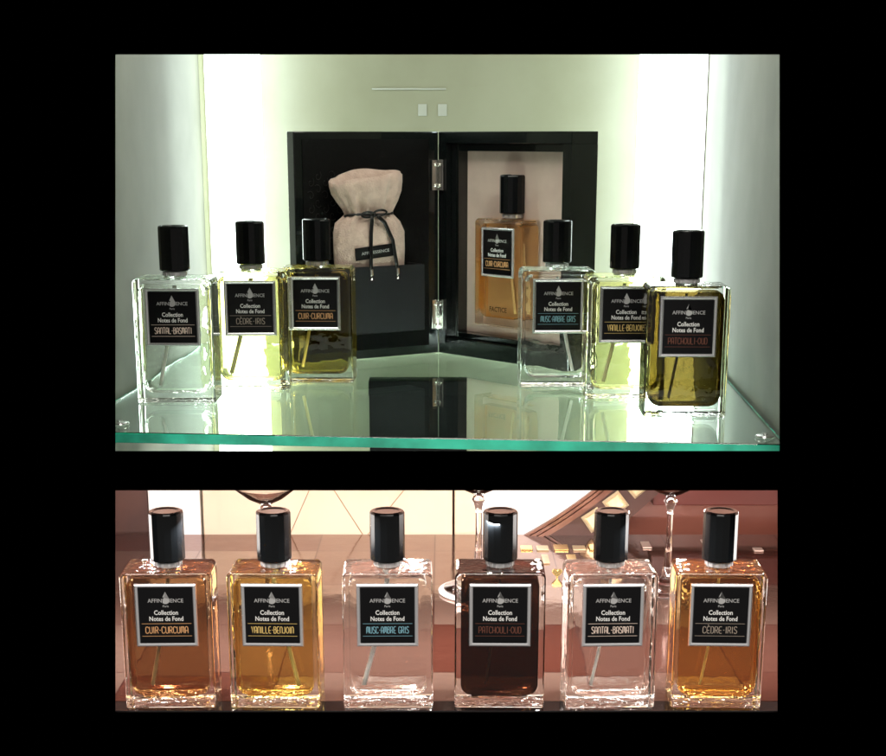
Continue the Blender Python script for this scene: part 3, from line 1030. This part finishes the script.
# low stone border of the counter: gold-and-pink inlays
M['pink_tile'] = mat('pink_inlay', (0.80, 0.60, 0.50), 0.2, 0.2)
M['gold'] = mat('gold_metal', (0.85, 0.62, 0.25), 0.22, 1.0)
for (x0, y0, x1, y1, mm, lab) in (
        (520, 547, 533, 551, 'gold', 'thin gold inlay right beside the cap of the darkest lower bottle'),
        (536, 547, 549, 551, 'gold_tile', 'pale inlay, second to the right of the darkest bottle cap'),
        (553, 546, 569, 551, 'gold', 'widest gold inlay, midway between the two caps over the gold heart'),
        (572, 547, 586, 551, 'gold_tile', 'pale inlay just right of the widest gold one'),
        (588, 546, 599, 551, 'gold', 'gold inlay touching the left side of the second cap from the right'),
        (541, 556, 550, 564, 'gold_tile', 'pale squarish inlay up and left of the gold heart'),
        (566, 556, 578, 565, 'gold', 'gold squarish inlay up and right of the gold heart'),
        (640, 543, 652, 549, 'pink_tile', 'pink inlay left of the stem between the two right bottles'),
        (700, 541, 712, 545, 'pink_tile', 'pink inlay at the left side of the rightmost cap'),
        (752, 549, 764, 552, 'pink_tile', 'pink inlay farthest right on the red counter')):
    a, b = on_floor(x0, y0, ZL), on_floor(x1, y1, ZL)
    bm = bmesh.new(); box(bm, min(a.x, b.x), max(a.x, b.x), b.y, a.y, ZTL + .0002, ZTL + .0015, .0004, 1)
    tag(link('inlay_tile', bm, M[mm]), lab, 'inlay tile', 'inlay tiles on the counter')
# heart-shaped ornament
def heart(px, py, size, m, lab):
    p = on_floor(px, py, ZL)
    bm = bmesh.new()
    pts = []
    for i in range(28):
        t = 2 * math.pi * i / 28
        pts.append((16 * math.sin(t) ** 3 / 16 * size, (13 * math.cos(t) - 5 * math.cos(2 * t) - 2 * math.cos(3 * t) - math.cos(4 * t)) / 16 * size))
    prism(bm, pts[::-1], -.0012, .0012, 0, .0004, 2)
    o = link('heart_charm', bm, m)
    o.location = (p.x, p.y, ZTL + size * 1.06)
    o.rotation_euler = (math.radians(-8), 0, 0)
    tag(o, lab, 'charm')
heart(557, 578, .0042, M['gold'], 'small gold heart charm standing to the right of the darkest bottle')
# added white disc, stands for the bright highlight on the glass foot
p = on_floor(476, 592, ZL)
bm = bmesh.new()
lathe(bm, [(0, 0), (.0285, 0), (.0292, .0006), (.0292, .0018), (.0286, .0024), (0, .0024)], n=48)
o = link('foot_highlight_disc', bm, mat('highlight_white', (0.92, 0.92, 0.92), 0.15), None, True, 40)
o.location = (p.x, p.y, ZTL + .0003)
tag(o, 'round white disc added as the bright highlight of the glass foot, showing left of the darkest bottle', 'foot highlight')
# stemmed glasses
def make_coupe():
    r = empty('stemmed_glass', (0, 0, 0))
    bm = bmesh.new()
    lathe(bm, [(0, 0), (.026, 0), (.0265, .0006), (.0262, .0014), (.018, .0028), (.009, .0058), (.0052, .011), (.0032, .022), (.0022, .040), (.0022, .062), (.0036, .068), (.0052, .071), (.0036, .074), (0, .075)], n=40)
    link('stem', bm, M['clear_glass'], r, True, 50)
    bm = bmesh.new()
    lathe(bm, [(0, .0751), (.006, .0758), (.014, .080), (.024, .088), (.030, .097), (.0305, .0972), (.0300, .0965), (.0242, .0892), (.0142, .0816), (.006, .0774), (0, .0768)], n=40)
    if bm.calc_volume(signed=True) < 0:
        bmesh.ops.reverse_faces(bm, faces=bm.faces[:])
    link('bowl', bm, M['clear_glass'], r, True, 50)
    return r
cp = make_coupe()
for k, (px, py, lab, hs) in enumerate(((269, 600, 'clear stemmed glass whose bowl shows right above the second lower bottle from the left', 1.0),
                                   (478, 592, 'clear stemmed glass whose round foot shows left of the darkest bottle', 1.0),
                                   (667, 590, 'clear stemmed glass standing between the two rightmost lower bottles', 1.0))):
    o = cp if k == 0 else copy_tree(cp)
    p = on_floor(px, py, ZL)
    o.location = (p.x, p.y, ZTL + (.0030 if k == 1 else .0003))
    print('coupe', p, 'ceil', zpf + (zpb - zpf) * (p.y - YW1) / (YB - YW1) - ZTL)
    tag(o, lab, 'glass', 'stemmed glasses on the counter')
# ---------------------------------------------------------------- lower bottles
GL = 'perfume bottles on the counter'
def lower(px, py, *a, rz=0.0):
    q = on_floor(px, py, ZL)
    return bottle((q.x, q.y + BD / 2, ZTL + .0003), rz, *a, GL)
lower(170.5, 709, 'cuir', 'amber', -1, 'amber brown CUIR-CURCUMA bottle, leftmost of the lower row', rz=math.radians(1.5))
lower(276, 709, 'vanille', 'gold', 1, 'golden VANILLE-BENJOIN bottle on the counter, second from left in the lower row', rz=math.radians(-1.5))
lower(388, 709, 'musc', 'clear', -1, 'clear MUSC-AMBRE GRIS bottle on the counter, between the golden and the darkest bottle', rz=math.radians(1))
lower(499.5, 709, 'patchouli', 'brown', -1, 'nearly black-brown PATCHOULI-OUD bottle, darkest of the lower row', rz=math.radians(-1))
lower(609, 709, 'santal', 'clear', -1, 'clear SANTAL-BASMATI bottle on the counter, second from right in the lower row', rz=math.radians(2))
lower(716.5, 709, 'cedre', 'honey', -1, 'honey amber C\u00c8DRE-IRIS bottle, rightmost of the lower row', rz=math.radians(-2))
